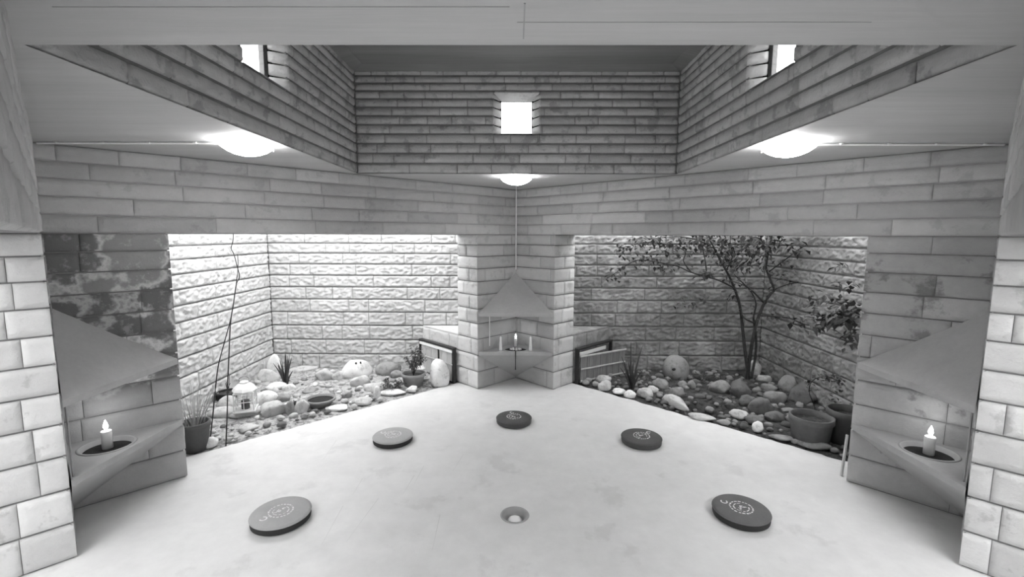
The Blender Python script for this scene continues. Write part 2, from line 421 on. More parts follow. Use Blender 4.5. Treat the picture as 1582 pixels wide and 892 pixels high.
# faint scored lines in the floor screed
bm = bmesh.new()
for (x0, y0, x1, y1) in ((716, 702, 700, 728), (640, 735, 622, 765), (530, 782, 497, 842), (585, 770, 535, 838), (560, 740, 545, 765), (655, 720, 640, 748), (680, 795, 668, 850), (520, 680, 500, 710)):
    a, b = ground(x0, y0), ground(x1, y1); d = (b - a).normalized(); n = Vector((-d.y, d.x, 0)) * .002
    bm.faces.new([bm.verts.new(p + Vector((0, 0, .0006))) for p in (a - n, b - n * .4, b + n * .4, a + n)])
struct(link('trim_3', bm, mat('worn_concrete', .50, .5, .1, 2)))
t = thing('floor_recess', 'small round recess sunk in the middle of the pale floor', 'floor recess', (HC[0], HC[1], 0))
bm = bmesh.new(); lathe(bm, [(HR + .012, .001), (HR + .010, .004), (HR - .004, .004), (HR - .006, -.035), (HR * .8, -.048), (0, -.05)], 48)
link('cup', bm, M_conc, t, smooth=True)
bm = bmesh.new(); lathe(bm, [(HR * .62, -.047), (HR * .5, -.03), (HR * .3, -.022), (0, -.02)], 32); link('dome', bm, M_white, t, smooth=True)
# ------------------------------------------------------------------ garden beds
def bed(name, s, m, label):
    bm = bmesh.new(); nx = 90; ny = 90; g = {}
    for i in range(nx + 1):
        for j in range(ny + 1):
            x = s * (.30 + (1.82 - .30) * i / nx); y = 1.80 + (3.40 - 1.80) * j / ny
            dist = ((abs(x) + y) - (1.5 + 1.96)) / 1.414            # distance outside the floor edge
            if dist < -.05: continue
            P = Vector((x * H, y * H, 0))
            zz = -.012 + .03 * min(1, max(0, dist) * 4) + .016 * noise.fractal(P * 5, .8, 2, 4) + .008 * noise.noise(P * 30)
            if s > 0:
                hp = ground(1092, 632); rr_ = math.hypot((P.x - hp.x) / .42, (P.y - hp.y) / .26); zz -= .20 * max(0, 1 - rr_ ** 2)
            if dist < 0.008: zz = min(zz, -.015)
            g[i, j] = bm.verts.new((P.x, P.y, zz))
    for i in range(nx):
        for j in range(ny):
            k = [(i, j), (i+1, j), (i+1, j+1), (i, j+1)]
            if all(c in g for c in k): bm.faces.new([g[c] for c in k])
    bmesh.ops.recalc_face_normals(bm, faces=bm.faces)
    o = link(name, bm, m, smooth=True); o['kind'] = 'structure'
    return o
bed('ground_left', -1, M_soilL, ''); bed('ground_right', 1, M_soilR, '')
# ------------------------------------------------------------------ niches: hood, shelf, candle in each corner
def niche(k, where, nice):
    R = lambda x, y: rot4((x, y), k) * H
    zf, za_, zb = .502 * H, .748 * H, .480 * H
    i_ = .006
    a, b, f = R(-.244 + i_, 2.926 - i_*.2), R(.244 - i_, 2.926 - i_*.2), R(0, 3.17 + .004)
    bm = bmesh.new(); n = 10
    # sloping top triangle, slightly dished
    def grid(pa, pb, pc, sag):
        rows = []
        for i in range(n + 1):
            row = []
            for j in range(n + 1 - i):
                u, v = i / n, j / n; wq = 1 - u - v
                p = pa * wq + pb * v + pc * u
                p.z -= sag * 4 * u * (1 - u)
                row.append(bm.verts.new(p))
            rows.append(row)
        for i in range(n):
            for j in range(n - i):
                bm.faces.new((rows[i][j], rows[i][j+1], rows[i+1][j]))
                if j < n - i - 1: bm.faces.new((rows[i][j+1], rows[i+1][j+1], rows[i+1][j]))
    v3 = lambda p, z_: Vector((p.x, p.y, z_))
    grid(v3(a, zf), v3(b, zf), v3(f, za_), .01)
    for quad in ((v3(a, zb), v3(b, zb), v3(b, zf), v3(a, zf)), (v3(a, zb), v3(b, zb), v3(f, zb))):
        bm.faces.new([bm.verts.new(p) for p in quad])
    bmesh.ops.remove_doubles(bm, verts=bm.verts, dist=1e-4)
    tag(link('niche_hood', bm, M_hood), 'sloping triangular concrete hood over the candle niche in the ' + where, 'niche hood', 'concrete hoods in the wall corners')
    # shelf: front band, inverted pyramid below, round basin
    t = thing('niche_shelf', 'triangular concrete shelf with round basin in the ' + where, 'shelf', tuple(v3(R(0, 3.02), 0)), 0, 'concrete shelves in the wall corners')
    O = t.location
    zs, ze = .250 * H, .228 * H
    bm = bmesh.new(); c = R(0, 3.022); rad = (.076 if k else .084) * H
    tri = [v3(a, zs) - O, v3(b, zs) - O, v3(f, zs) - O]
    tv = [bm.verts.new(p) for p in tri]; e1_ = [bm.edges.new((tv[i], tv[(i+1) % 3])) for i in range(3)]
    cv_ = [bm.verts.new(v3(c, zs) - O + Vector((math.cos(i*math.pi/20), math.sin(i*math.pi/20), 0)) * rad) for i in range(40)]
    e2_ = [bm.edges.new((cv_[i], cv_[(i+1) % 40])) for i in range(40)]
    bmesh.ops.triangle_fill(bm, use_beauty=True, edges=e1_ + e2_)
    lowf = v3(f, .015) - O; a_, b_ = v3(a, ze) - O, v3(b, ze) - O
    av, bv, fv = bm.verts.new(a_), bm.verts.new(b_), bm.verts.new(lowf)
    bm.faces.new((tv[0], tv[1], bv, av)); bm.faces.new((av, bv, fv))
    link('ledge', bm, M_hood, t)
    bm = bmesh.new(); cz = v3(c, zs) - O
    lathe(bm, [(rad * 1.10, .0), (rad * 1.09, .005), (rad * 1.01, .006), (rad * .98, .0), (rad * .9, -.035), (rad * .6, -.05), (0, -.052)], 48, c=tuple(cz))
    link('basin', bm, M_hood, t, smooth=True)
    bm = bmesh.new(); lathe(bm, [(rad * .93, -.030), (rad * .5, -.022), (0, -.02)], 32, c=tuple(cz)); link('ash_bed', bm, mat('black_ash', .03, .95, .4, 20, .6, 80), t, smooth=True)  # near-black layer filling the basin
    return c, zs, t, O
wheres = {0: 'far centre corner', 1: 'left corner of the room', 3: 'right corner of the room'}
for k in (0, 1, 3):
    c, zs, sh, O = niche(k, wheres[k], 0)
    base = zs - .022
    r_, h_ = (.032, .13) if k else (.020, .105)
    if k == 0: base = zs + .0
    lab = {0: 'slim lit candle on a small stand between two white cones', 1: 'lit white pillar candle standing in the basin of the left shelf', 3: 'lit white pillar candle standing in the basin of the right shelf'}[k]
    t = thing('candle', lab, 'candle', (c.x, c.y, base))
    bm = bmesh.new(); lathe(bm, [(0, 0), (r_, 0), (r_, h_ * .97), (r_ * .9, h_), (r_ * .7, h_ - .006), (0, h_ - .008)], 24); link('wax_body', bm, M_wax, t, smooth=True)
    bm = bmesh.new(); tube(bm, [(0, 0, h_ - .01), (.001, 0, h_ + .012)], .0015, 6); link('wick', bm, M_black, t)
    bm = bmesh.new(); s = 1.6 if k else 1.25
    lathe(bm, [(0, 0), (.006*s, .006*s), (.010*s, .016*s), (.0075*s, .028*s), (.003*s, .040*s), (0, .047*s)], 16, c=(0, 0, h_ + .004)); link('flame', bm, M_flame, t, smooth=True)
    ld = bpy.data.lights.new('candle_glow', 'POINT'); ld.energy = .7 if k else .25; ld.shadow_soft_size = .03; ld.color = (1, 1, 1)
    lo = bpy.data.objects.new('candle_glow', ld); COL.objects.link(lo); lo.parent = t; lo.location = (0, 0, h_ + .09)
# centre niche things: two cones, ring of pale pebbles, iron strip
zs = .250 * H
for sx, side in ((-1, 'left'), (1, 'right')):
    p = Vector((sx * .097 * H, 2.965 * H, zs))
    bm = bmesh.new(); lathe(bm, [(0, 0), (.021, 0), (.021, .02), (.014, .12), (.012, .175), (.005, .187), (0, .188)], 20)
    o = link('white_cone', bm, M_white, None, p, True); tag(o, 'tall white tapering cone on the centre shelf, %s of the candle' % side, 'ornament', 'white cones on the centre shelf')
bm = bmesh.new(); lathe(bm, [(0, 0), (.03, .0), (.008, .012), (.007, .05), (.04, .058), (.044, .066), (.03, .06), (0, .06)], 24)
st = tag(link('candle_stand', bm, M_metal, None, (0, 3.022 * H, zs - .03), True), 'small metal candle stand on the centre shelf under the slim candle', 'candle stand')
for o in list(bpy.data.objects):
    if o.name.startswith('candle') and o.get('label', '').startswith('slim'): o.location.z = zs + .03
def rockmesh(sx, sy, sz, seed, amp=.18, sub=3, angular=0.0):
    bm = bmesh.new(); bmesh.ops.create_icosphere(bm, subdivisions=sub, radius=1)
    off = Vector((seed * 7.13 % 50, seed * 3.7 % 50, seed * 1.9 % 50)); r = random.Random(seed)
    planes = [(Vector((r.gauss(0, 1), r.gauss(0, 1), r.gauss(0, .7))).normalized(), r.uniform(.62, .85)) for _ in range(int(10 * angular))]
    for v in bm.verts:
        n = v.co.normalized(); k = 1 + amp * noise.fractal(n * 1.3 + off, 1, 2, 3) * 1.2
        c = n * k
        for pn, pd in planes:
            dd = c.dot(pn)
            if dd > pd: c = c - pn * (dd - pd) * .85
        c = Vector((c.x * sx, c.y * sy, c.z * sz))
        if c.z < -.55 * sz: c.z = -.55 * sz
        v.co = c + Vector((0, 0, .5 * sz))
    return bm
r = random.Random(5)
for i in range(9):
    a = i / 9 * 2 * math.pi; p = Vector((.062 * math.cos(a) , 2.985 * H + .030 * math.sin(a), zs + .002))
    o = link('pale_pebble', rockmesh(.018, .016, .014, 300 + i, sub=2), ROCKS['w'], None, p, True)
    tag(o, 'small pale pebble in the ring around the slim candle', 'pebble', 'pale pebbles on the centre shelf')
bm = bmesh.new(); tube(bm, [(0, 2.914 * H, zs + .02), (0, 2.914 * H, .232 * H), (0, 2.975 * H, .12 * H)], .008, 8)
tag(link('iron_strip', bm, M_black, None), 'thin dark iron rod hanging down the front of the centre shelf', 'rod')
# slim upright strips beside the niches
def strip(name, k, x, y, z0, z1, m, label, grp=None):
    p = rot4((x, y), k) * H; bm = bmesh.new(); tube(bm, [(0, 0, 0), (0, 0, (z1 - z0) * H)], .006, 8)
    tag(link(name, bm, m, None, (p.x, p.y, z0 * H)), label, 'pipe')
strip('wall_pipe', 0, -.17, 2.985, .275, .47, M_pale_metal, 'thin pale vertical strip on the wall left of the centre candle')
strip('wall_pipe', 1, -.215, 2.94, .25, .48, M_metal, 'thin vertical strip up the left niche beside the near pier')
strip('wall_pipe', 3, .205, 2.95, .25, .48, M_metal, 'thin vertical strip up the right niche beside the near pier')
# ------------------------------------------------------------------ ceiling lamps and conduits
for k, lab in ((0, 'round lit glass ceiling lamp above the far centre corner'), (1, 'round lit glass ceiling lamp left of the raised ceiling'), (3, 'round lit glass ceiling lamp right of the raised ceiling')):
    p = rot4((0, yc + q + .098), k) * H; Rr = .079 * H
    t = thing('ceiling_lamp', lab, 'ceiling lamp', (p.x, p.y, 1.3 * H), 0, 'round ceiling lamps')
    bm = bmesh.new(); lathe(bm, [(0, 0), (Rr * .8, 0), (Rr * .82, -.012), (Rr * .62, -.018), (0, -.018)], 40); link('base_plate', bm, M_white, t, smooth=True)
    bm = bmesh.new(); lathe(bm, [(Rr, -.030), (Rr * .95, -.038), (Rr * .76, -.060), (Rr * .5, -.078), (Rr * .22, -.088), (0, -.090)], 48)
    bmesh.ops.solidify(bm, geom=bm.faces[:], thickness=.004)
    link('glass_bowl', bm, M_glassbowl, t, smooth=True)
    for a in (0, 2.1, 4.2):
        bm = bmesh.new(); x, y = Rr * .97 * math.cos(a + .5), Rr * .97 * math.sin(a + .5)
        tube(bm, [(x * .8, y * .8, -.01), (x, y, -.026), (x * 1.02, y * 1.02, -.05)], .004, 6); link('clip', bm, M_metal, t)
    ld = bpy.data.lights.new('lamp_bulb', 'POINT'); ld.energy = 15; ld.shadow_soft_size = .05
    lo = bpy.data.objects.new('lamp_bulb', ld); COL.objects.link(lo); lo.parent = t; lo.location = (0, 0, -.035)
    # conduit from the lamp to the corner
    a = rot4((0, yc + q + .19), k) * H; b = rot4((0, 3.166), k) * H; zz = 1.3 * H - .008
    pts = [(a.x, a.y, zz), (b.x, b.y, zz)]
    bm = bmesh.new(); d_ = (C * H - b).normalized() * .022; b2 = b + d_
    tube(bm, [(a.x, a.y, zz), (b2.x, b2.y, zz)] + ([(b2.x, b2.y, zz - .02), (b2.x, b2.y, .765 * H)] if k == 0 else []), .007, 8)
    t2 = tag(link('wiring_conduit', bm, M_pale_metal), {0: 'thin pale conduit running down the far centre corner from the lamp', 1: 'thin pale conduit on the ceiling going left from the left lamp', 3: 'thin pale conduit on the ceiling going right from the right lamp'}[k], 'conduit')
    if k:
        for i in range(4):
            c_ = a.lerp(b, (i + .5) / 4); bm = bmesh.new(); box(bm, (c_.x, c_.y, 1.3 * H - .006), (.022, .03, .012), bevel=.003); link('clip', bm, M_white, t2)
# ------------------------------------------------------------------ cushions
def strokes(bm, R_, seed, z):
    r = random.Random(seed)
    def arc(r0, r1, a0, a1, cx=0, cy=0, n=6):
        pts = []
        for i in range(n + 1):
            a = a0 + (a1 - a0) * i / n; pts.append((a,))
        va = [bm.verts.new((cx + r0 * math.cos(a[0]), cy + r0 * math.sin(a[0]), z)) for a in pts]
        vb = [bm.verts.new((cx + r1 * math.cos(a[0]), cy + r1 * math.sin(a[0]), z)) for a in pts]
        for i in range(n): bm.faces.new((va[i], vb[i], vb[i+1], va[i+1]))
    a = 0
    while a < 6.1:
        s = r.uniform(.12, .30); arc(R_ * r.uniform(.86, .9), R_ * r.uniform(.98, 1.04), a, a + s); a += s + r.uniform(.06, .14)
    a = .4
    while a < 5.2:
        s = r.uniform(.3, .8); arc(R_ * .58, R_ * r.uniform(.64, .7), a, a + s); a += s + .18
    for i in range(7):
        a = r.uniform(0, 6.28); d = R_ * r.uniform(.1, .4); arc(R_ * .06, R_ * .14, a, a + 3.5, d * math.cos(a), d * math.sin(a))
    arc(R_ * .20, R_ * .32, 1.2, 5.9, 0, R_ * 1.45, 10)
cush = [((434, 792), .196, M_cush_l, M_side_d, M_print, 'light grey round cushion with pale emblem at the near left', 2.5),
        ((607, 673), .188, M_cush_l, M_side_d, M_print, 'grey round cushion with pale emblem behind left, second from the left', 1.2),
        ((794, 645), .186, M_cush_d, M_cush_d, M_print, 'charcoal round cushion with white emblem before the centre niche', .2),
        ((991, 675), .190, M_cush_d, M_cush_d, M_print, 'charcoal round cushion with pale emblem behind right, before the dark hollow', -.9),
        ((1145, 787), .190, M_cush_m, M_side_d, M_print, 'dark grey round cushion with small white emblem at the near right', 0.9)]
for (pp, dia, mt, ms, mp_, lab, rz) in cush:
    c = ground(pp[0], pp[1] + 1, .05); Rr = dia * H / 2; T = .064
    t = thing('floor_cushion', lab, 'cushion', (c.x, c.y, 0), rz, 'round cushions on the floor')
    bm = bmesh.new(); lathe(bm, [(0, .001), (Rr - .012, .001), (Rr - .002, .008), (Rr, .02), (Rr + .001, T - .014)], 56); link('side_band', bm, ms, t, smooth=True)
    bm = bmesh.new(); lathe(bm, [(Rr + .001, T - .014), (Rr - .002, T - .004), (Rr - .012, T), (Rr * .6, T + .003), (0, T + .003)], 56); link('top_panel', bm, mt, t, smooth=True)
    bm = bmesh.new(); lathe(bm, [(Rr + .0045 * math.cos(a) , T - .012 + .0045 * math.sin(a)) for a in [i * math.pi / 4 for i in range(9)]], 56); link('piping', bm, mt, t, smooth=True)
    bm = bmesh.new(); strokes(bm, Rr * .42, int(pp[0]), T + .0042); link('emblem', bm, mp_, t)
# ------------------------------------------------------------------ wooden hatches in the low corner walls
def hatch(s):
    a = Vector((s * .392, 3.062)) * H; b = Vector((s * .682, 3.352)) * H
    d = (b - a); Lg = d.length; ang = math.atan2(d.y, d.x)
    t = thing('garden_hatch', 'pale boarded hatch with dark rim behind the round white boulder' if s < 0 else 'dark framed hatch with boarded door ajar beside the centre pier, right garden', 'hatch', (a.x, a.y, 0), ang)
    hh = .232 * H; sy = -s                      # local +x along wall, garden side is local y * sy
    fr = M_black
    def part(nm, boxes, m, par=t, bev=.002):
        bm = bmesh.new()
        for c, z_ in boxes: box(bm, c, z_, bevel=bev)
        return link(nm, bm, m, par)
    y0 = sy * .045
    part('frame', [((.018, y0, hh/2), (.036, .05, hh)), ((Lg - .012, y0, hh/2), (.02, .05, hh)), ((Lg/2, y0, hh + .012), (Lg, .06, .026)), ((Lg/2, y0, .01), (Lg, .05, .02))], fr)
    if s < 0:
        part('board_panel', [((.04 + (Lg-.08) * (i + .5) / 6, y0, hh * .48), ((Lg-.08) / 6 - .004, .02, hh * .9)) for i in range(6)], M_wood_l)
        part('top_rail', [((Lg/2, y0 + sy*.022, hh - .03), (Lg - .05, .02, .035))], M_white)
        part('rail', [((Lg/2, y0 + sy*.022, hh * .55), (Lg - .05, .014, .014))], M_wood_l)
        part('divider', [((Lg * .42, y0 + sy*.02, hh * .75), (.02, .016, hh * .35))], M_black)
    else:
        part('back_board', [((Lg*.45, y0, hh * .86), (Lg * .74, .02, .05))], M_white)
        e = bpy.data.objects.new('door', None); COL.objects.link(e); e.parent = t; e.location = (.045, y0 + sy * .03, 0); e.rotation_euler = (0, 0, sy * math.radians(14))
        W_ = Lg * .98; h2 = hh * .80
        part('board_panel', [(((i + .5) * W_ / 7, 0, h2/2 + .01), (W_ / 7 - .004, .016, h2)) for i in range(7)], M_wood_m, e)
        part('rail', [((W_/2, sy*.014, h2 + .01), (W_ * 1.04, .016, .022))], M_wood_l, e)
        part('rail', [((W_/2, sy*.014, h2*.55), (W_, .014, .018))], M_wood_l, e)
        part('rail', [((W_/2, sy*.014, .04), (W_, .014, .018))], M_wood_l, e)
hatch(-1); hatch(1)
# ------------------------------------------------------------------ stones
def rock(px, py, wpx, hpx, tone, label, cat='stone', name='garden_stone', amp=.18, ang=.5, deep=.8, z=0.0, seed=None, tilt=0, group=None, rz=0):
    g = ground(px, py, z); u = (Vector((0, 0, H)) - g).length / FPX; sx = wpx * u / 2; sz = hpx * u / 2 * 1.22; sy = sx * deep
    d = Vector((g.x, g.y, 0)).normalized(); c = g + d * sy * .7
    seed = seed or int(px * 3 + py)
    o = link(name, rockmesh(sx, sy, sz, seed, amp * 1.25, 3, min(1.6, ang * 1.5 + .1)), ROCKS[tone], None, (c.x, c.y, z + .004), True)
    o.rotation_euler = (math.radians(tilt), 0, math.atan2(-g.x, g.y) + rz)
    return tag(o, label, cat, group)
big = [
 # left garden
 (549, 586, 50, 27, 'w', 'big smooth white boulder with two dark marks, left garden back wall', .1, .2, .6),
 (678, 598, 34, 42, 'w', 'tall round white boulder before the pale hatch', .1, .3, .9),
 (600, 581, 38, 20, 'm', 'smooth rounded grey stone behind the potted shrub', .12, .2, .7),
 (612, 586, 22, 12, 'm', 'small grey stone tucked between the grey boulder and the clay pot', .12, .2, .7),
 (557, 599, 30, 17, 'l', 'light rounded stone just below the marked white boulder', .12, .2, .7),
 (504, 590, 28, 20, 'l', 'pale jagged stone with a dark cleft near the back wall', .3, 1, .6),
 (523, 589, 20, 15, 'l', 'light stone touching the left side of the marked white boulder', .2, .5, .6),
 (426, 588, 20, 40, 'w', 'tall upright pale slab behind the spiky plant in the left garden', .12, .6, .35),
 (414, 592, 30, 20, 'l', 'rounded light stone left of the upright pale slab', .15, .4, .7),
 (427, 605, 26, 11, 'w', 'flat white stone just below the left spiky plant', .12, .3, .8),
 (447, 607, 18, 11, 'w', 'small white stone right below the left spiky plant', .12, .3, .8),
 (411, 629, 34, 21, 'w', 'large white cobble beside the white lantern', .12, .3, .7),
 (437, 624, 26, 13, 'm', 'long grey stone between the white cobble and the water bowl', .15, .6, .8),
 (421, 646, 38, 22, 'l', 'broad light stone in front of the large white cobble', .18, .7, .7),
 (449, 643, 16, 22, 'm', 'upright grey stone left of the water bowl', .2, .9, .7),
 (466, 641, 20, 18, 'l', 'light stone leaning against the left of the water bowl', .2, .9, .7),
 (381, 646, 42, 12, 'l', 'flat tilted slab that carries the white lantern', .12, .9, .8),
 (346, 648, 40, 14, 'l', 'flat light slab left below the white lantern', .15, .9, .8),
 (352, 632, 26, 16, 'l', 'pale broad stone left behind the white lantern', .15, .6, .8),
 (340, 611, 46, 8, 'l', 'low pale slab at the left garden wall behind the small black pot', .1, .5, .6),
 (325, 693, 18, 13, 'w', 'rounded white stone right of the near dark pot', .1, .2, .8),
 (285, 690, 13, 15, 'w', 'round white stone against the near dark pot, at the pier', .1, .2, .8),
 (383, 668, 30, 7, 'l', 'thin flat stone at the floor edge under the lantern slab', .2, .8, .8),
 (576, 607, 30, 14, 'l', 'pale block stone left of the clay pot foot', .2, .8, .7),
 (583, 617, 14, 20, 'w', 'small pointed white stone standing by the floor edge', .2, 1, .8),
 (607, 612, 44, 8, 'w', 'long flat white slab on the floor edge below the clay pot', .1, .7, .5),
 (637, 607, 18, 9, 'w', 'small white stone on the floor edge below the clay pot', .15, .3, .8),
 (560, 627, 30, 10, 'l', 'pale low stone on the floor edge left of the pointed white stone', .2, .6, .7),
 (536, 617, 16, 10, 'm', 'small dark-bottomed stone right of the water bowl', .2, .6, .8),
 (520, 636, 36, 6, 'w', 'flat pale stone on the floor edge right below the water bowl', .15, .6, .7),
 (471, 648, 12, 8, 'm', 'little pointed stone at the floor edge left below the bowl', .3, 1, .8),
 (652, 576, 22, 10, 'w', 'white flat stone behind the rim of the clay pot', .12, .3, .7),
 (480, 610, 24, 8, 'm', 'flat grey stone behind the water bowl', .2, .8, .8),
 (470, 576, 44, 8, 'l', 'low pale ledge stone along the back wall of the left garden', .15, .8, .4),
 # right garden
 (1043, 588, 38, 37, 'm', 'large ball-shaped stone with a dark hole, right garden', .06, .1, .95),
 (934, 580, 20, 22, 'l', 'pale upright stone right of the dark hatch', .15, .8, .7),
 (933, 593, 24, 13, 'l', 'pale rough stone below the open hatch door', .2, .8, .8),
 (935, 605, 22, 15, 'l', 'light rounded stone at the floor edge below the open hatch', .15, .5, .8),
 (920, 598, 14, 8, 'l', 'small light stone at the hatch door foot', .2, .5, .8),
 (956, 610, 20, 8, 'w', 'flat white stone at the floor edge left below the right spiky plant', .1, .3, .8),
 (973, 616, 19, 11, 'w', 'white cobble at the floor edge below the right spiky plant', .12, .3, .8),
 (997, 616, 24, 15, 'l', 'light rounded stone right below the right spiky plant', .15, .3, .8),
 (1008, 609, 18, 11, 'l', 'light stone behind the rounded one, right of the spiky plant', .15, .3, .8),
 (1020, 603, 26, 17, 'm', 'grey stone in front of the ball-shaped stone', .2, .6, .8),
 (1044, 616, 24, 18, 'm', 'rough grey stone left above the dark hollow', .2, .8, .8),
 (1054, 600, 14, 10, 'm', 'small rounded stone below the ball-shaped stone', .12, .3, .8),
 (1068, 602, 12, 13, 'm', 'small upright rounded stone right below the ball-shaped stone', .12, .3, .8),
 (1110, 610, 34, 19, 'm', 'broad pale-topped stone at the back rim of the dark hollow', .15, .8, .7),
 (1142, 616, 30, 25, 'g', 'large round grey stone at the foot of the tree', .15, .4, .8),
 (1165, 578, 18, 19, 'l', 'round pale stone leaning behind the tree trunk', .1, .2, .9),
 (1181, 592, 20, 10, 'l', 'light stone right of the tree foot', .2, .5, .8),
 (1187, 606, 20, 10, 'm', 'rounded stone below the light one right of the tree', .15, .4, .8),
 (1217, 608, 24, 24, 'm', 'tall pale rounded stone against the right garden wall', .12, .4, .8),
 (1199, 625, 30, 16, 'm', 'flat lens-shaped stone in the middle of the right rock pile', .15, .7, .8),
 (1174, 643, 34, 25, 'g', 'big grey rock above the pale block at the floor edge', .2, .8, .8),
 (1155, 632, 26, 18, 'g', 'grey rock left of the big grey one, right garden', .2, .7, .8),
 (1238, 625, 40, 26, 'g', 'dark angular rock behind the large clay pot', .25, .9, .8),
 (1143, 650, 34, 13, 'l', 'flat pale block at the floor edge right of the dark hollow', .2, 1, .7),
 (1171, 669, 17, 14, 'w', 'small square white stone at the floor edge', .15, 1, .8),
 (1198, 655, 26, 14, 'g', 'grey stone left of the large clay pot', .2, .8, .8),
 (1164, 657, 30, 10, 'g', 'low grey stone behind the small square white stone', .2, .8, .8),
 (1221, 656, 16, 12, 'm', 'pale stone touching the left side of the large clay pot', .15, .4, .8),
 (1221, 640, 22, 6, 'm', 'flat pale stone at the rim of the large clay pot', .15, .6, .8),
 (1256, 695, 40, 10, 'm', 'long smooth stone in front of the large clay pot', .08, .3, .5),
 (1228, 687, 10, 6, 'm', 'tiny pale stone left of the long smooth one', .2, .4, .8),
 (1205, 682, 32, 6, 'm', 'flat thin stone on the floor edge left of the clay pot', .15, .8, .6),
 (1083, 651, 40, 8, 'l', 'thin pale slab in the floor edge at the dark hollow', .12, .8, .5),
 (1118, 658, 20, 7, 'm', 'small flat slab in the floor edge right of the thin pale slab', .15, .8, .6),
 (1093, 626, 18, 12, 'd', 'dark rounded stone inside the hollow, centre', .2, .5, .8),
 (1070, 628, 18, 12, 'd', 'dark rounded stone inside the hollow, left', .2, .5, .8),
 (1113, 626, 16, 12, 'd', 'dark rounded stone inside the hollow, right', .2, .5, .8),
 (1128, 634, 14, 10, 'd', 'dark stone at the right end of the hollow', .2, .5, .8),
]
occupied = []
for (px, py, wp, hp, tn, lb, am, an, dp) in big:
    zz = -.12 if 'inside the hollow' in lb else 0.0
    o = rock(px, py, wp, hp, tn, lb, amp=am, ang=an, deep=dp, z=zz)
    occupied.append((o.location.x, o.location.y, wp * .004 * 1.0))
# long wedge stone beside the hollow
g0, g1 = ground(1022, 617), ground(1062, 640)
bm = rockmesh((g1 - g0).length / 2, .10, .07, 77, .1, 3, .5)
for v in bm.verts: v.co.y *= 1 - .55 * max(0, v.co.x / ((g1 - g0).length / 2)); v.co.z *= 1 - .4 * max(0, v.co.x / ((g1 - g0).length / 2))
o = link('garden_stone', bm, ROCKS['l'], None, ((g0.x + g1.x) / 2 + .03, (g0.y + g1.y) / 2 + .04, 0), True)
o.rotation_euler.z = math.atan2(g1.y - g0.y, g1.x - g0.x); tag(o, 'long pale wedge-shaped stone pointing down to the dark hollow', 'stone')
# dark marks on the white boulder, hole in the ball stone
def mark(px, py, Y, sx, sz, parent, name='dark_mark'):
    pass
# filler pebbles
def fill(s, n, seed, tones, grp, lab, smin, smax):
    r = random.Random(seed); protos = [rockmesh(1, .8, .62, 900 + i + seed, .2, 2, .6) for i in range(8)]
    objs = []
    for i, bmx in enumerate(protos):
        bmx.to_mesh(me := bpy.data.meshes.new('pebble')); bmx.free(); me.polygons.foreach_set('use_smooth', [True] * len(me.polygons))
        me.materials.append(ROCKS[tones[i % len(tones)]]); objs.append(me)
    k = 0; tries = 0
    while k < n and tries < 8000:
        tries += 1
        x = r.uniform(.42, 1.76); y = r.uniform(1.9, 3.33)
        dist = (x + y - 3.46) / 1.414
        if dist < .025: continue
        if r.random() > math.exp(-dist * (2.0 if s < 0 else 1.2)): continue
        X, Y = s * x * H, y * H; sz = r.uniform(smin, smax)
        if x - .386 < (3.33 - 3.0) and abs((y - 3.068) - (x - .386)) < .06 and x < .72: continue
        if any(math.hypot(X - a, Y - b) < c * .75 + sz for a, b, c in occupied): continue
        o = bpy.data.objects.new('pebble', r.choice(objs)); COL.objects.link(o)
        zb = 0
        if s > 0:
            hp = ground(1092, 632); q_ = math.hypot((X - hp.x) / .42, (Y - hp.y) / .26); zb = -.17 * max(0, 1 - q_ ** 2)
        o.location = (X, Y, zb + .010); o.scale = (sz, sz, sz); o.rotation_euler = (0, 0, r.uniform(0, 6.28))
        tn = NAMES[o.data.materials[0].name.split('_')[1]]
        best = min(LAND[s], key=lambda l: (l[0] - X) ** 2 + (l[1] - Y) ** 2); dx, dy = X - best[0], Y - best[1]
        rel = ('right of' if dx > 0 else 'left of') if abs(dx) > abs(dy) else ('behind' if dy > 0 else 'in front of')
        sz_w = 'tiny' if sz < smin + (smax - smin) * .33 else ('small' if sz < smin + (smax - smin) * .7 else 'medium')
        tag(o, '%s %s loose stone %s %s' % (sz_w, tn, rel, best[2]), 'pebble', grp); occupied.append((X, Y, sz)); k += 1
# ------------------------------------------------------------------ pots, bowl, lantern
def pot(name, label, px, py, wpx, hpx, m, rimw=1.06, taper=.78, soil=M_soilR, planter=None, thick=.012):
    g = ground(px, py); u = (Vector((0, 0, H)) - g).length / FPX; R_ = wpx * u / 2; h = hpx * u
    d = Vector((g.x, g.y, 0)).normalized(); c = g + d * R_ * .8
    t = thing(name, label, 'plant pot' if 'bowl' not in name else 'bowl', (c.x, c.y, -.005))
    bm = bmesh.new(); lathe(bm, [(0, 0), (R_*taper, 0), (R_*.98, h*.8), (R_*rimw, h*.82), (R_*rimw, h), (R_*rimw - thick*1.5, h), (R_*.93, h*.8), (R_*.85, h*.6)], 40); link('body', bm, m, t, smooth=True)
    bm = bmesh.new(); lathe(bm, [(R_*.92, h*.78), (R_*.4, h*.8), (0, h*.79)], 24); link('soil', bm, soil, t, smooth=True)
    occupied.append((c.x, c.y, R_ * 1.3))
    return t, c, R_, h
pL, cL, RL, hL = pot('clay_pot', 'wide grey clay pot with a small shrub, left of the round white boulder', 639, 601, 34, 21, M_potl)
pB, cB, RB, hB = pot('water_bowl', 'round glazed bowl of dark water sunk among the left stones', 496, 634, 38, 13, M_potl, 1.08, .6, M_water)
pN, cN, RN, hN = pot('plastic_pot', 'dark plastic pot with dry reeds at the near end of the left garden', 304, 700, 33, 36, M_pot, 1.05, .8)
pS, cS, RS, hS = pot('plastic_pot', 'small black pot against the left garden wall behind the lantern', 352, 622, 26, 12, M_black, 1.02, .9)
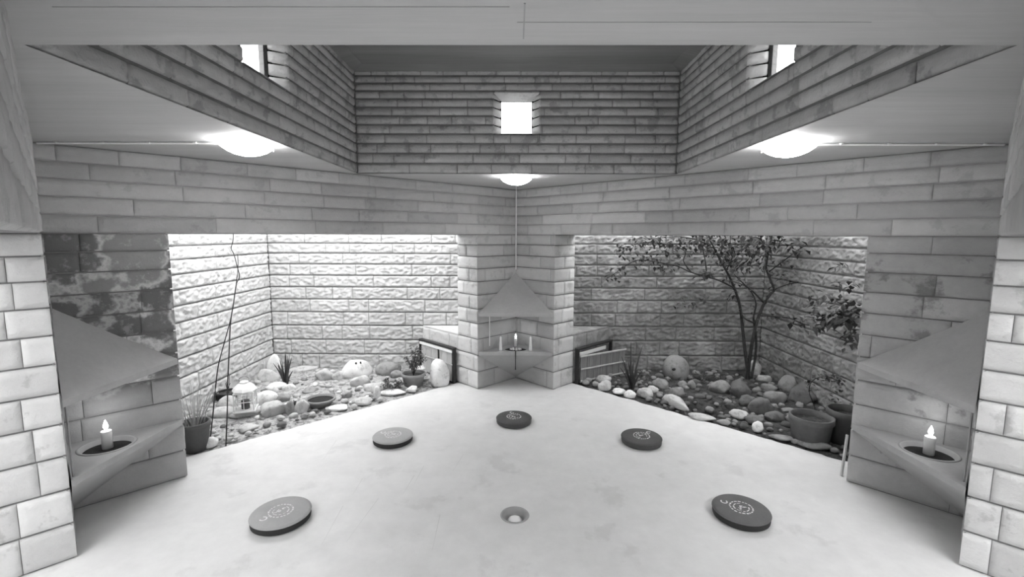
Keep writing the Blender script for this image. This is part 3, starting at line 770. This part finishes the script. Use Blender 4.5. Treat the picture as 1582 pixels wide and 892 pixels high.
pR, cR, RR, hR = pot('clay_pot', 'large grey clay pot, round and empty, at the right end of the right garden', 1250, 692, 48, 36, M_potg, 1.05, .85)
pD, cD, RD, hD = pot('plastic_pot', 'big dark pot in the shade between the clay pot and the right pier', 1303, 690, 42, 42, M_pot, 1.02, .9)
NAMES = {'white': 'white', 'light': 'light grey', 'mid': 'mid grey', 'grey': 'dark grey', 'dark': 'blackish'}
def LM(px, py, txt): g_ = ground(px, py); return (g_.x, g_.y, txt)
LAND = {-1: [LM(377, 635, 'the white lantern in the left garden'), LM(496, 630, 'the water bowl'), LM(639, 595, 'the potted shrub'), LM(549, 582, 'the marked white boulder'),
             LM(440, 597, 'the left spiky plant'), LM(304, 695, 'the near dark pot with reeds'), LM(678, 595, 'the tall white boulder by the pale hatch'), LM(411, 625, 'the large white cobble'),
             LM(352, 618, 'the small black pot'), LM(583, 614, 'the pointed white stone'), LM(345, 668, 'the pair of bare stems'), LM(600, 578, 'the smooth grey stone behind the shrub'), LM(430, 655, 'the floor edge, near the broad light stone'), LM(480, 590, 'the bare gravel by the left back wall')],
        1: [LM(1043, 584, 'the ball-shaped stone'), LM(977, 604, 'the right spiky plant'), LM(1156, 585, 'the tree foot'), LM(1092, 632, 'the dark hollow'), LM(1250, 685, 'the large grey clay pot'),
            LM(1174, 640, 'the big grey rock'), LM(1238, 622, 'the dark angular rock'), LM(920, 592, 'the open hatch'), LM(1110, 606, 'the broad pale-topped stone'), LM(1217, 606, 'the tall stone at the right wall'),
            LM(1040, 625, 'the long wedge-shaped stone'), LM(1199, 622, 'the lens-shaped stone'), LM(1171, 666, 'the small square white stone'), LM(1090, 585, 'the weeds at the back wall'), LM(1205, 680, 'the flat stone on the floor edge'), LM(1300, 660, 'the big dark pot')]}
fill(-1, 150, 41, 'llmwlmgl', 'small stones between the cobbles of the left garden', 'small stone lying loose between the larger stones of the left garden', .020, .055)
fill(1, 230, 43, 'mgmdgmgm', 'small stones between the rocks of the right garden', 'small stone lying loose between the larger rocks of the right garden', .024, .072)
# white lantern
g = ground(377, 640, .05); lt = thing('lantern', 'white metal candle lantern with domed roof in the left garden', 'lantern', (g.x, g.y + .04, .085), math.radians(20))
u = (Vector((0, 0, H)) - g).length / FPX; W2 = 12.5 * u; Hh = 26 * u
bm = bmesh.new(); box(bm, (0, 0, .008), (W2*2.1, W2*2.1, .016), bevel=.003); link('base', bm, M_white, lt)
for sx in (-1, 1):
    for sy in (-1, 1):
        bm = bmesh.new(); box(bm, (sx*W2*.9, sy*W2*.9, Hh/2), (.012, .012, Hh), bevel=.002); link('post', bm, M_white, lt)
for k in range(4):
    rt = Matrix.Rotation(k * math.pi / 2, 3, 'Z'); bm = bmesh.new()
    for c, s in (((0, -W2*.9, Hh/2), (.006, .006, Hh)), ((0, -W2*.9, Hh*.5), (W2*1.8, .006, .007)), ((0, -W2*.9, Hh*.96), (W2*1.8, .008, .012))):
        box(bm, rt @ Vector(c), s, rot=rt)
    fr_ = link('window_bars', bm, M_white, lt)
    bm = bmesh.new(); box(bm, rt @ Vector((0, -W2*.86, Hh/2)), (W2*1.75, .002, Hh*.95), rot=rt); link('glass', bm, M_pane, fr_)
bm = bmesh.new(); lathe(bm, [(0, .016), (W2*.4, .016), (W2*.4, Hh*.5), (0, Hh*.5)], 20); link('inner_candle', bm, M_black, lt)
bm = bmesh.new(); lathe(bm, [(W2*1.18, Hh), (W2*1.2, Hh + .01), (W2*1.02, Hh*1.18), (W2*.68, Hh*1.33), (W2*.45, Hh*1.38), (W2*.45, Hh*1.46), (W2*.2, Hh*1.5), (0, Hh*1.51)], 8); link('roof', bm, M_white, lt)
bm = bmesh.new(); tube(bm, smoothpath([(-W2*.4, 0, Hh*1.45), (-W2*.45, 0, Hh*1.62), (0, 0, Hh*1.72), (W2*.45, 0, Hh*1.62), (W2*.4, 0, Hh*1.45)]), .004, 6); link('handle', bm, M_metal, lt)
# ------------------------------------------------------------------ plants
def leaf(bm, p, d, up, L, Wd, mi=0, bend=.2):
    d = d.normalized(); s = d.cross(up)
    if s.length < 1e-3: s = Vector((1, 0, 0))
    s.normalize(); n = s.cross(d)
    a = bm.verts.new(p); b = bm.verts.new(p + d*L*.45 + s*Wd/2 + n*bend*Wd); c = bm.verts.new(p + d*L*.45 - s*Wd/2 + n*bend*Wd)
    m = bm.verts.new(p + d*L*.5); e = bm.verts.new(p + d*L - n*bend*L*.3)
    for f in ((a, b, m), (a, m, c), (b, e, m), (m, e, c)): bm.faces.new(f).material_index = mi
def rv(r, zs_=1): return Vector((r.uniform(-1, 1), r.uniform(-1, 1), r.uniform(-1, 1) * zs_))
def blades(name, label, px, py, hpx, wpx, n, m, seed, cat='plant', spread=1, wd=.022, group=None):
    g = ground(px, py); u = (Vector((0, 0, H)) - g).length / FPX; r = random.Random(seed)
    t = thing(name, label, cat, (g.x, g.y + .03, 0)); occupied.append((g.x, g.y, .08))
    for i in range(n):
        bm = bmesh.new(); a = r.uniform(0, 6.28); lean = r.uniform(.05, .5) * spread; h = hpx * u * (r.uniform(.45, 1) if i else 1.0)
        if i == 0: lean = .02
        d = Vector((math.cos(a), math.sin(a) * .6, 0)); pts = []
        N = 7; prev = None
        s = Vector((-d.y, d.x, 0)).normalized() if i % 2 else Vector((1, 0, 0))
        for j in range(N + 1):
            q_ = j / N; c = d * (lean * h * q_ ** 1.6 + .02) + Vector((0, 0, h * q_ * (1 - .12 * lean * q_))); wq = wd * (1 - q_) ** .6 * (.7 + .6 * min(1, q_ * 3)) / 2 + .0008
            row = [bm.verts.new(c - s*wq), bm.verts.new(c + Vector((d.x, d.y, 0)) * -.004), bm.verts.new(c + s*wq)]
            if prev: bm.faces.new((prev[0], prev[1], row[1], row[0])); bm.faces.new((prev[1], prev[2], row[2], row[1]))
            prev = row
        link('blade', bm, m, t)
    return t
blades('spiky_plant', 'dark spiky-leaved plant before the upright pale slab, left garden', 440, 597, 46, 34, 16, M_leafm, 3, spread=1.1, wd=.03)
blades('spiky_plant', 'dark spiky-leaved plant near the floor edge, right garden', 977, 604, 72, 46, 13, M_leaf, 9, spread=1.0, wd=.026)
def stick_plant(t_or_none, name, label, stems, m, rad, leaves=None, cat='plant', mleaf=None, seed=1, lsize=.03):
    t = t_or_none
    for st_ in stems:
        bm = bmesh.new(); P = smoothpath(st_, 4); n = len(P); tube(bm, P, [rad * (1 - .6 * i / n) for i in range(n)], 6); link('stem', bm, m, t)
# two tall bare climbing stems
g = ground(324, 690); t = thing('bare_climber', 'pair of tall thin bare stems rising beside the near dark pot', 'plant', (0, 0, 0))
Ya = ground(326, 685).y / H; Yb = ground(350, 690).y / H
for pts, Y_ in (([(324, 686), (329, 640), (334, 590), (338, 562), (347, 528), (356, 495), (362, 462), (366, 430), (368, 410), (367, 393)], Ya),
               ([(349, 690), (351, 640), (352, 590), (354, 545), (356, 500), (361, 468), (365, 440), (370, 428), (366, 410), (361, 392), (357, 384), (360, 372), (361, 350), (364, 320)], Yb)):
    bm = bmesh.new(); P = smoothpath([at(a, b, Y_ + .0006 * (690 - b)) for a, b in pts], 3); tube(bm, P, [.006 * (1 - .5 * i / len(P)) for i in range(len(P))], 6); link('stem', bm, M_bark, t)
# dry reeds in the near pot
r = random.Random(8); t = thing('dry_reeds', 'clump of pale dry reeds growing out of the near dark pot', 'plant', (cN.x, cN.y, hN * .78))
for i in range(26):
    a = r.uniform(0, 6.28); l = r.uniform(.18, .42); rr_ = r.uniform(.1, .6) * RN; bm = bmesh.new(); le = r.uniform(.02, .14)
    b0 = Vector((math.cos(a)*rr_, math.sin(a)*rr_, 0)); e = b0 + Vector((math.cos(a)*le, math.sin(a)*le, l))
    tube(bm, smoothpath([b0, b0.lerp(e, .5) + Vector((0, 0, .02)), e], 3), [.0035, .0033, .003, .003, .0025, .002, .0012], 5); link('reed', bm, M_reed, t)
# two more thin dark stems behind the black pot
t = thing('bare_twigs', 'short dark twigs standing in the small black pot', 'plant', (cS.x, cS.y, hS * .7))
for i in range(5):
    bm = bmesh.new(); tube(bm, [(r.uniform(-.02, .02), 0, 0), (r.uniform(-.05, .05), r.uniform(-.03, .03), r.uniform(.12, .3))], .003, 5); link('twig', bm, M_bark, t)
# shrubs
def shrub(name, label, c, n, R_, h, m, seed, ls=.03, nst=7):
    r = random.Random(seed); t = thing(name, label, 'plant', tuple(c))
    tips = []
    for i in range(nst):
        a = r.uniform(0, 6.28); e = Vector((math.cos(a) * R_ * r.uniform(.2, 1), math.sin(a) * R_ * r.uniform(.2, 1), h * r.uniform(.5, 1)))
        bm = bmesh.new(); P = smoothpath([(0, 0, 0), e * .5 + Vector((0, 0, h*.12)), e], 4); tube(bm, P, [.004 * (1 - .6*j/len(P)) for j in range(len(P))], 5); link('stem', bm, M_bark, t); tips += P[3:]
    bm = bmesh.new()
    for i in range(n):
        p = r.choice(tips) + rv(r) * R_ * .12; leaf(bm, p, rv(r), Vector((0, 0, 1)), ls * r.uniform(.6, 1.2), ls * .6)
    link('foliage', bm, m, t); return t
shrub('potted_shrub', 'small leafy shrub growing in the wide grey clay pot', (cL.x, cL.y, hL * .75), 330, .20, .36, M_leafm, 4, .042, 13)
shrub('low_herb', 'low leafy herb spreading left of the wide clay pot', ground(606, 604), 300, .19, .13, M_leafm, 6, .035, 12)
shrub('low_herb', 'little leafy weed beside the left water bowl', ground(455, 630), 70, .07, .10, M_leafm, 7, .03, 5)
shrub('grass_tuft', 'pale weeds growing in front of the back wall, behind the dark hollow', ground(1085, 590), 160, .26, .10, M_leafm, 12, .028, 12)
p = ground(1262, 655); t = thing('young_tree', 'young broad-leaved sapling behind the large clay pot', 'plant', tuple(p))
stem = smoothpath([(0, 0, 0), at(1258, 628, p.y/H) - p, at(1250, 605, p.y/H) - p, at(1256, 588, p.y/H) - p, at(1275, 582, p.y/H) - p, at(1298, 590, p.y/H) - p], 4)
bm = bmesh.new(); tube(bm, stem, .004, 6); link('stem', bm, M_bark, t)
bm = bmesh.new(); r = random.Random(3)
for i in range(60):
    q_ = stem[r.randrange(9, len(stem))] + rv(r) * .035; leaf(bm, q_, rv(r, .5), Vector((0, 0, 1)), .06, .032)
for i in range(14):
    q_ = at(1290 + r.uniform(-14, 14), 612 + r.uniform(-14, 16), p.y/H) - p; leaf(bm, q_, rv(r, .5), Vector((0, 0, 1)), .055, .03)
link('foliage', bm, M_leaf, t)
# the tree
bp_ = ground(1156, 588); YB = bp_.y / H
tree = thing('garden_tree', 'multi-stemmed dark leafy tree spreading across the right garden', 'tree', tuple(bp_))
def TP(l): return [at(a, b, Y) - bp_ for a, b, Y in l]
br = [  # (radius at start, points px, py, Y)
 (.024, [(1157, 590, YB), (1152, 550, YB), (1148, 515, YB), (1144, 480, YB), (1138, 455, YB-.03), (1128, 430, YB-.05), (1116, 408, YB-.07), (1104, 385, YB-.08), (1094, 362, YB-.1), (1084, 330, YB-.12), (1076, 290, YB-.14)]),
 (.026, [(1154, 590, YB), (1158, 556, YB), (1163, 525, YB-.02), (1170, 495, YB-.04), (1180, 470, YB-.05), (1190, 455, YB-.06), (1196, 448, YB-.06), (1190, 432, YB-.05), (1184, 415, YB-.05), (1188, 385, YB-.05), (1194, 350, YB-.05), (1190, 300, YB-.05)]),
 (.018, [(1160, 588, YB), (1167, 550, YB+.02), (1168, 520, YB), (1164, 492, YB), (1168, 470, YB-.03), (1160, 450, YB-.04), (1146, 436, YB-.06), (1134, 424, YB-.07)]),
 (.014, [(1168, 500, YB-.03), (1150, 492, YB-.05), (1144, 478, YB)]),
 (.012, [(1134, 445, YB-.04), (1112, 434, YB-.06), (1090, 427, YB-.06), (1068, 421, YB-.06), (1048, 412, YB-.05), (1030, 408, YB-.04), (1008, 404, YB-.02), (985, 402, YB), (965, 412, YB), (948, 424, YB), (936, 432, YB)]),
 (.010, [(1092, 424, YB-.06), (1089, 400, YB-.05), (1084, 380, YB-.05), (1079, 362, YB-.04), (1076, 330, YB-.04)]),
 (.008, [(1068, 421, YB-.06), (1056, 404, YB-.05), (1058, 388, YB-.05), (1030, 378, YB-.04), (1000, 375, YB-.02), (975, 380, YB), (958, 384, YB)]),
 (.010, [(1122, 418, YB-.06), (1132, 395, YB-.08), (1128, 372, YB-.1), (1134, 340, YB-.1)]),
 (.012, [(1180, 468, YB-.05), (1160, 448, YB-.1), (1142, 438, YB-.12), (1118, 432, YB-.1)]),
 (.012, [(1170, 488, YB-.04), (1195, 489, YB-.12), (1220, 492, YB-.22), (1246, 502, YB-.42), (1272, 500, YB-.62), (1298, 490, YB-.8), (1318, 480, YB-.92)]),
 (.009, [(1196, 448, YB-.06), (1215, 440, YB-.1), (1240, 436, YB-.2), (1262, 440, YB-.3), (1290, 448, YB-.42)]),
 (.009, [(1188, 420, YB-.05), (1215, 400, YB-.12), (1235, 385, YB-.2), (1262, 370, YB-.3), (1285, 352, YB-.4)]),
 (.008, [(1104, 385, YB-.08), (1080, 372, YB-.08), (1050, 366, YB-.05), (1020, 368, YB-.03), (990, 372, YB)]),
]
paths = []
bm = bmesh.new()
for rad, l in br:
    P = smoothpath(TP(l), 4); n = len(P); tube(bm, P, [rad * (1 - .75 * i / n) for i in range(n)], 7); paths.append(P)
link('trunk', bm, M_bark, tree, smooth=True)
r = random.Random(21); bm = bmesh.new()
def cluster(px, py, Y, rx, ry, n, ls, dep=.12):
    for i in range(int(n * (1.3 if py > 345 else 1.25))):
        a = r.gauss(0, .5) * rx; b = r.gauss(0, .45) * ry
        p_ = at(px + a, py + b, Y + r.uniform(-dep, dep))
        if p_.x > 1.75 * H or p_.y > 3.31 * H or p_.x + p_.y < 3.52 * H: continue
        p_ = p_ - bp_
        L_ = ls * 1.75 * r.uniform(.6, 1.2); leaf(bm, p_, rv(r, .8) + Vector((0, 0, -.4)), Vector((0, 0, 1)), L_, L_ * .6)
CL = [(1010, 375, YB, 40, 12, 60, .045), (968, 385, YB, 22, 16, 36, .045), (950, 425, YB, 14, 14, 18, .045), (1000, 400, YB, 40, 16, 46, .04),
      (1050, 380, YB-.04, 50, 20, 90, .042), (1100, 375, YB-.08, 50, 22, 130, .045), (1030, 415, YB-.03, 12, 6, 12, .045), (1091, 424, YB-.06, 12, 7, 22, .05),
      (1130, 400, YB-.08, 40, 26, 110, .045), (1165, 385, YB-.07, 46, 22, 110, .045), (1200, 375, YB-.1, 40, 16, 70, .05), (1236, 382, YB-.2, 16, 10, 22, .055),
      (1252, 385, YB-.25, 16, 10, 14, .055), (1205, 410, YB-.1, 40, 22, 46, .04), (1236, 425, YB-.2, 40, 26, 34, .04), (1130, 450, YB-.04, 8, 14, 10, .045),
      (1245, 499, YB-.3, 26, 10, 40, .05), (1284, 495, YB-.72, 36, 16, 95, .06), (1306, 482, YB-.9, 26, 22, 90, .062), (1314, 520, YB-.92, 10, 14, 20, .055),
      (1200, 490, YB-.1, 26, 7, 20, .045), (1278, 462, YB-.62, 34, 18, 34, .05), (1268, 420, YB-.3, 26, 20, 16, .045), (1300, 412, YB-.75, 12, 8, 10, .055), (1304, 440, YB-.8, 16, 8, 12, .055),
      (1066, 470, YB+.04, 24, 8, 16, .04), (1085, 462, YB+.02, 16, 14, 14, .04), (1170, 360, YB-.15, 90, 10, 80, .05),
      (1150, 320, YB-.15, 110, 30, 380, .06, .3), (1060, 330, YB-.1, 70, 22, 200, .06, .2), (1250, 325, YB-.3, 60, 26, 240, .06, .25)]  # unseen crown above the lintel, added and thickened to shade the right garden
for c_ in CL: cluster(*c_)
for P in paths:
    for q_ in P[len(P)//3:]:
        for _ in range(2):
            if r.random() < .5: leaf(bm, q_ + rv(r) * .02, rv(r, .6), Vector((0, 0, 1)), .07, .042)
link('foliage', bm, M_leaf, tree)
# white pole standing for the bright light strip in the corner behind the tree
bm = bmesh.new(); tube(bm, [(1.735 * H, 3.30 * H, .74 * H), (1.735 * H, 3.30 * H, 1.3 * H)], .028, 12)
tag(link('downpipe', bm, M_white, None, None, True), 'white strip standing for bright light in the wall corner behind the tree', 'pipe')
# leaning board at the right pier
a = ground(1300, 736); t = tag(thing('leaning_board', 'narrow pale board leaning on the edge of the right pier', 'board', (a.x, a.y, 0)), 'narrow pale board leaning on the edge of the right pier', 'board')
b = at(1309, 672, a.y / H + .06) - a
d = b.normalized(); bm = bmesh.new(); tube(bm, [(0, 0, .005), tuple(b)], .011, 4); link('plank', bm, M_wood_l, t)
# dark eyes on the marked boulder and hole in ball stone: small recessed patches
def patch(px, py, Y, rx, rz_, parent, nm):
    p_ = at(px, py, Y); bm = bmesh.new(); bmesh.ops.create_icosphere(bm, subdivisions=2, radius=1)
    for v in bm.verts: v.co = Vector((v.co.x * rx, v.co.y * .02, v.co.z * rz_))
    o = link(nm, bm, M_black, None, None, True); o.parent = parent; o.matrix_parent_inverse = Matrix(); 
    o.matrix_local = parent_inv(parent) @ Matrix.Translation(p_)
    return o
def parent_inv(p): return (Matrix.Translation(p.location) @ p.rotation_euler.to_matrix().to_4x4()).inverted()
def hit(o, px, py):
    """first point of the stone's own surface on the line of sight"""
    mw = Matrix.Translation(o.location) @ o.rotation_euler.to_matrix().to_4x4(); inv = mw.inverted()
    bmh = bmesh.new(); bmh.from_mesh(o.data); from mathutils.bvhtree import BVHTree
    tr = BVHTree.FromBMesh(bmh); bmh.free(); og = inv @ Vector((0, 0, H)); dd = (inv.to_3x3() @ ray(px, py)).normalized()
    loc, n_, i_, ds = tr.ray_cast(og, dd)
    return (mw @ loc) if loc is not None else None
def find(lbl): return next(o for o in bpy.data.objects if o.get('label', '').startswith(lbl))
for lbl, spots in (('big smooth white boulder', ((550, 562, .014, .022), (557, 561, .014, .022))), ('large ball-shaped', ((1041, 571, .028, .022),))):
    so = find(lbl)
    for (px, py, rx, rz_) in spots:
        hp_ = hit(so, px, py)
        if hp_ is None: continue
        bm = bmesh.new(); bmesh.ops.create_icosphere(bm, subdivisions=2, radius=1)
        for v in bm.verts: v.co = Vector((v.co.x * rx, v.co.y * .012, v.co.z * rz_))
        o = link('dark_hollow', bm, M_black, None, None, True); o.parent = so; o.matrix_local = parent_inv(so) @ Matrix.Translation(hp_)
# glow spot on the ledge of the left garden: added light for a sun patch, no lamp there
sp = bpy.data.lights.new('added_ledge_spot', 'SPOT'); sp.energy = 10; sp.spot_size = math.radians(34); sp.spot_blend = .9; sp.shadow_soft_size = .03
so = bpy.data.objects.new('added_ledge_spot', sp); COL.objects.link(so); so.location = (-.62 * H, 3.12 * H, .80 * H)
so.rotation_euler = (Vector((-.44 * H, 3.3 * H, .36 * H)) - so.location).to_track_quat('-Z', 'Y').to_euler()
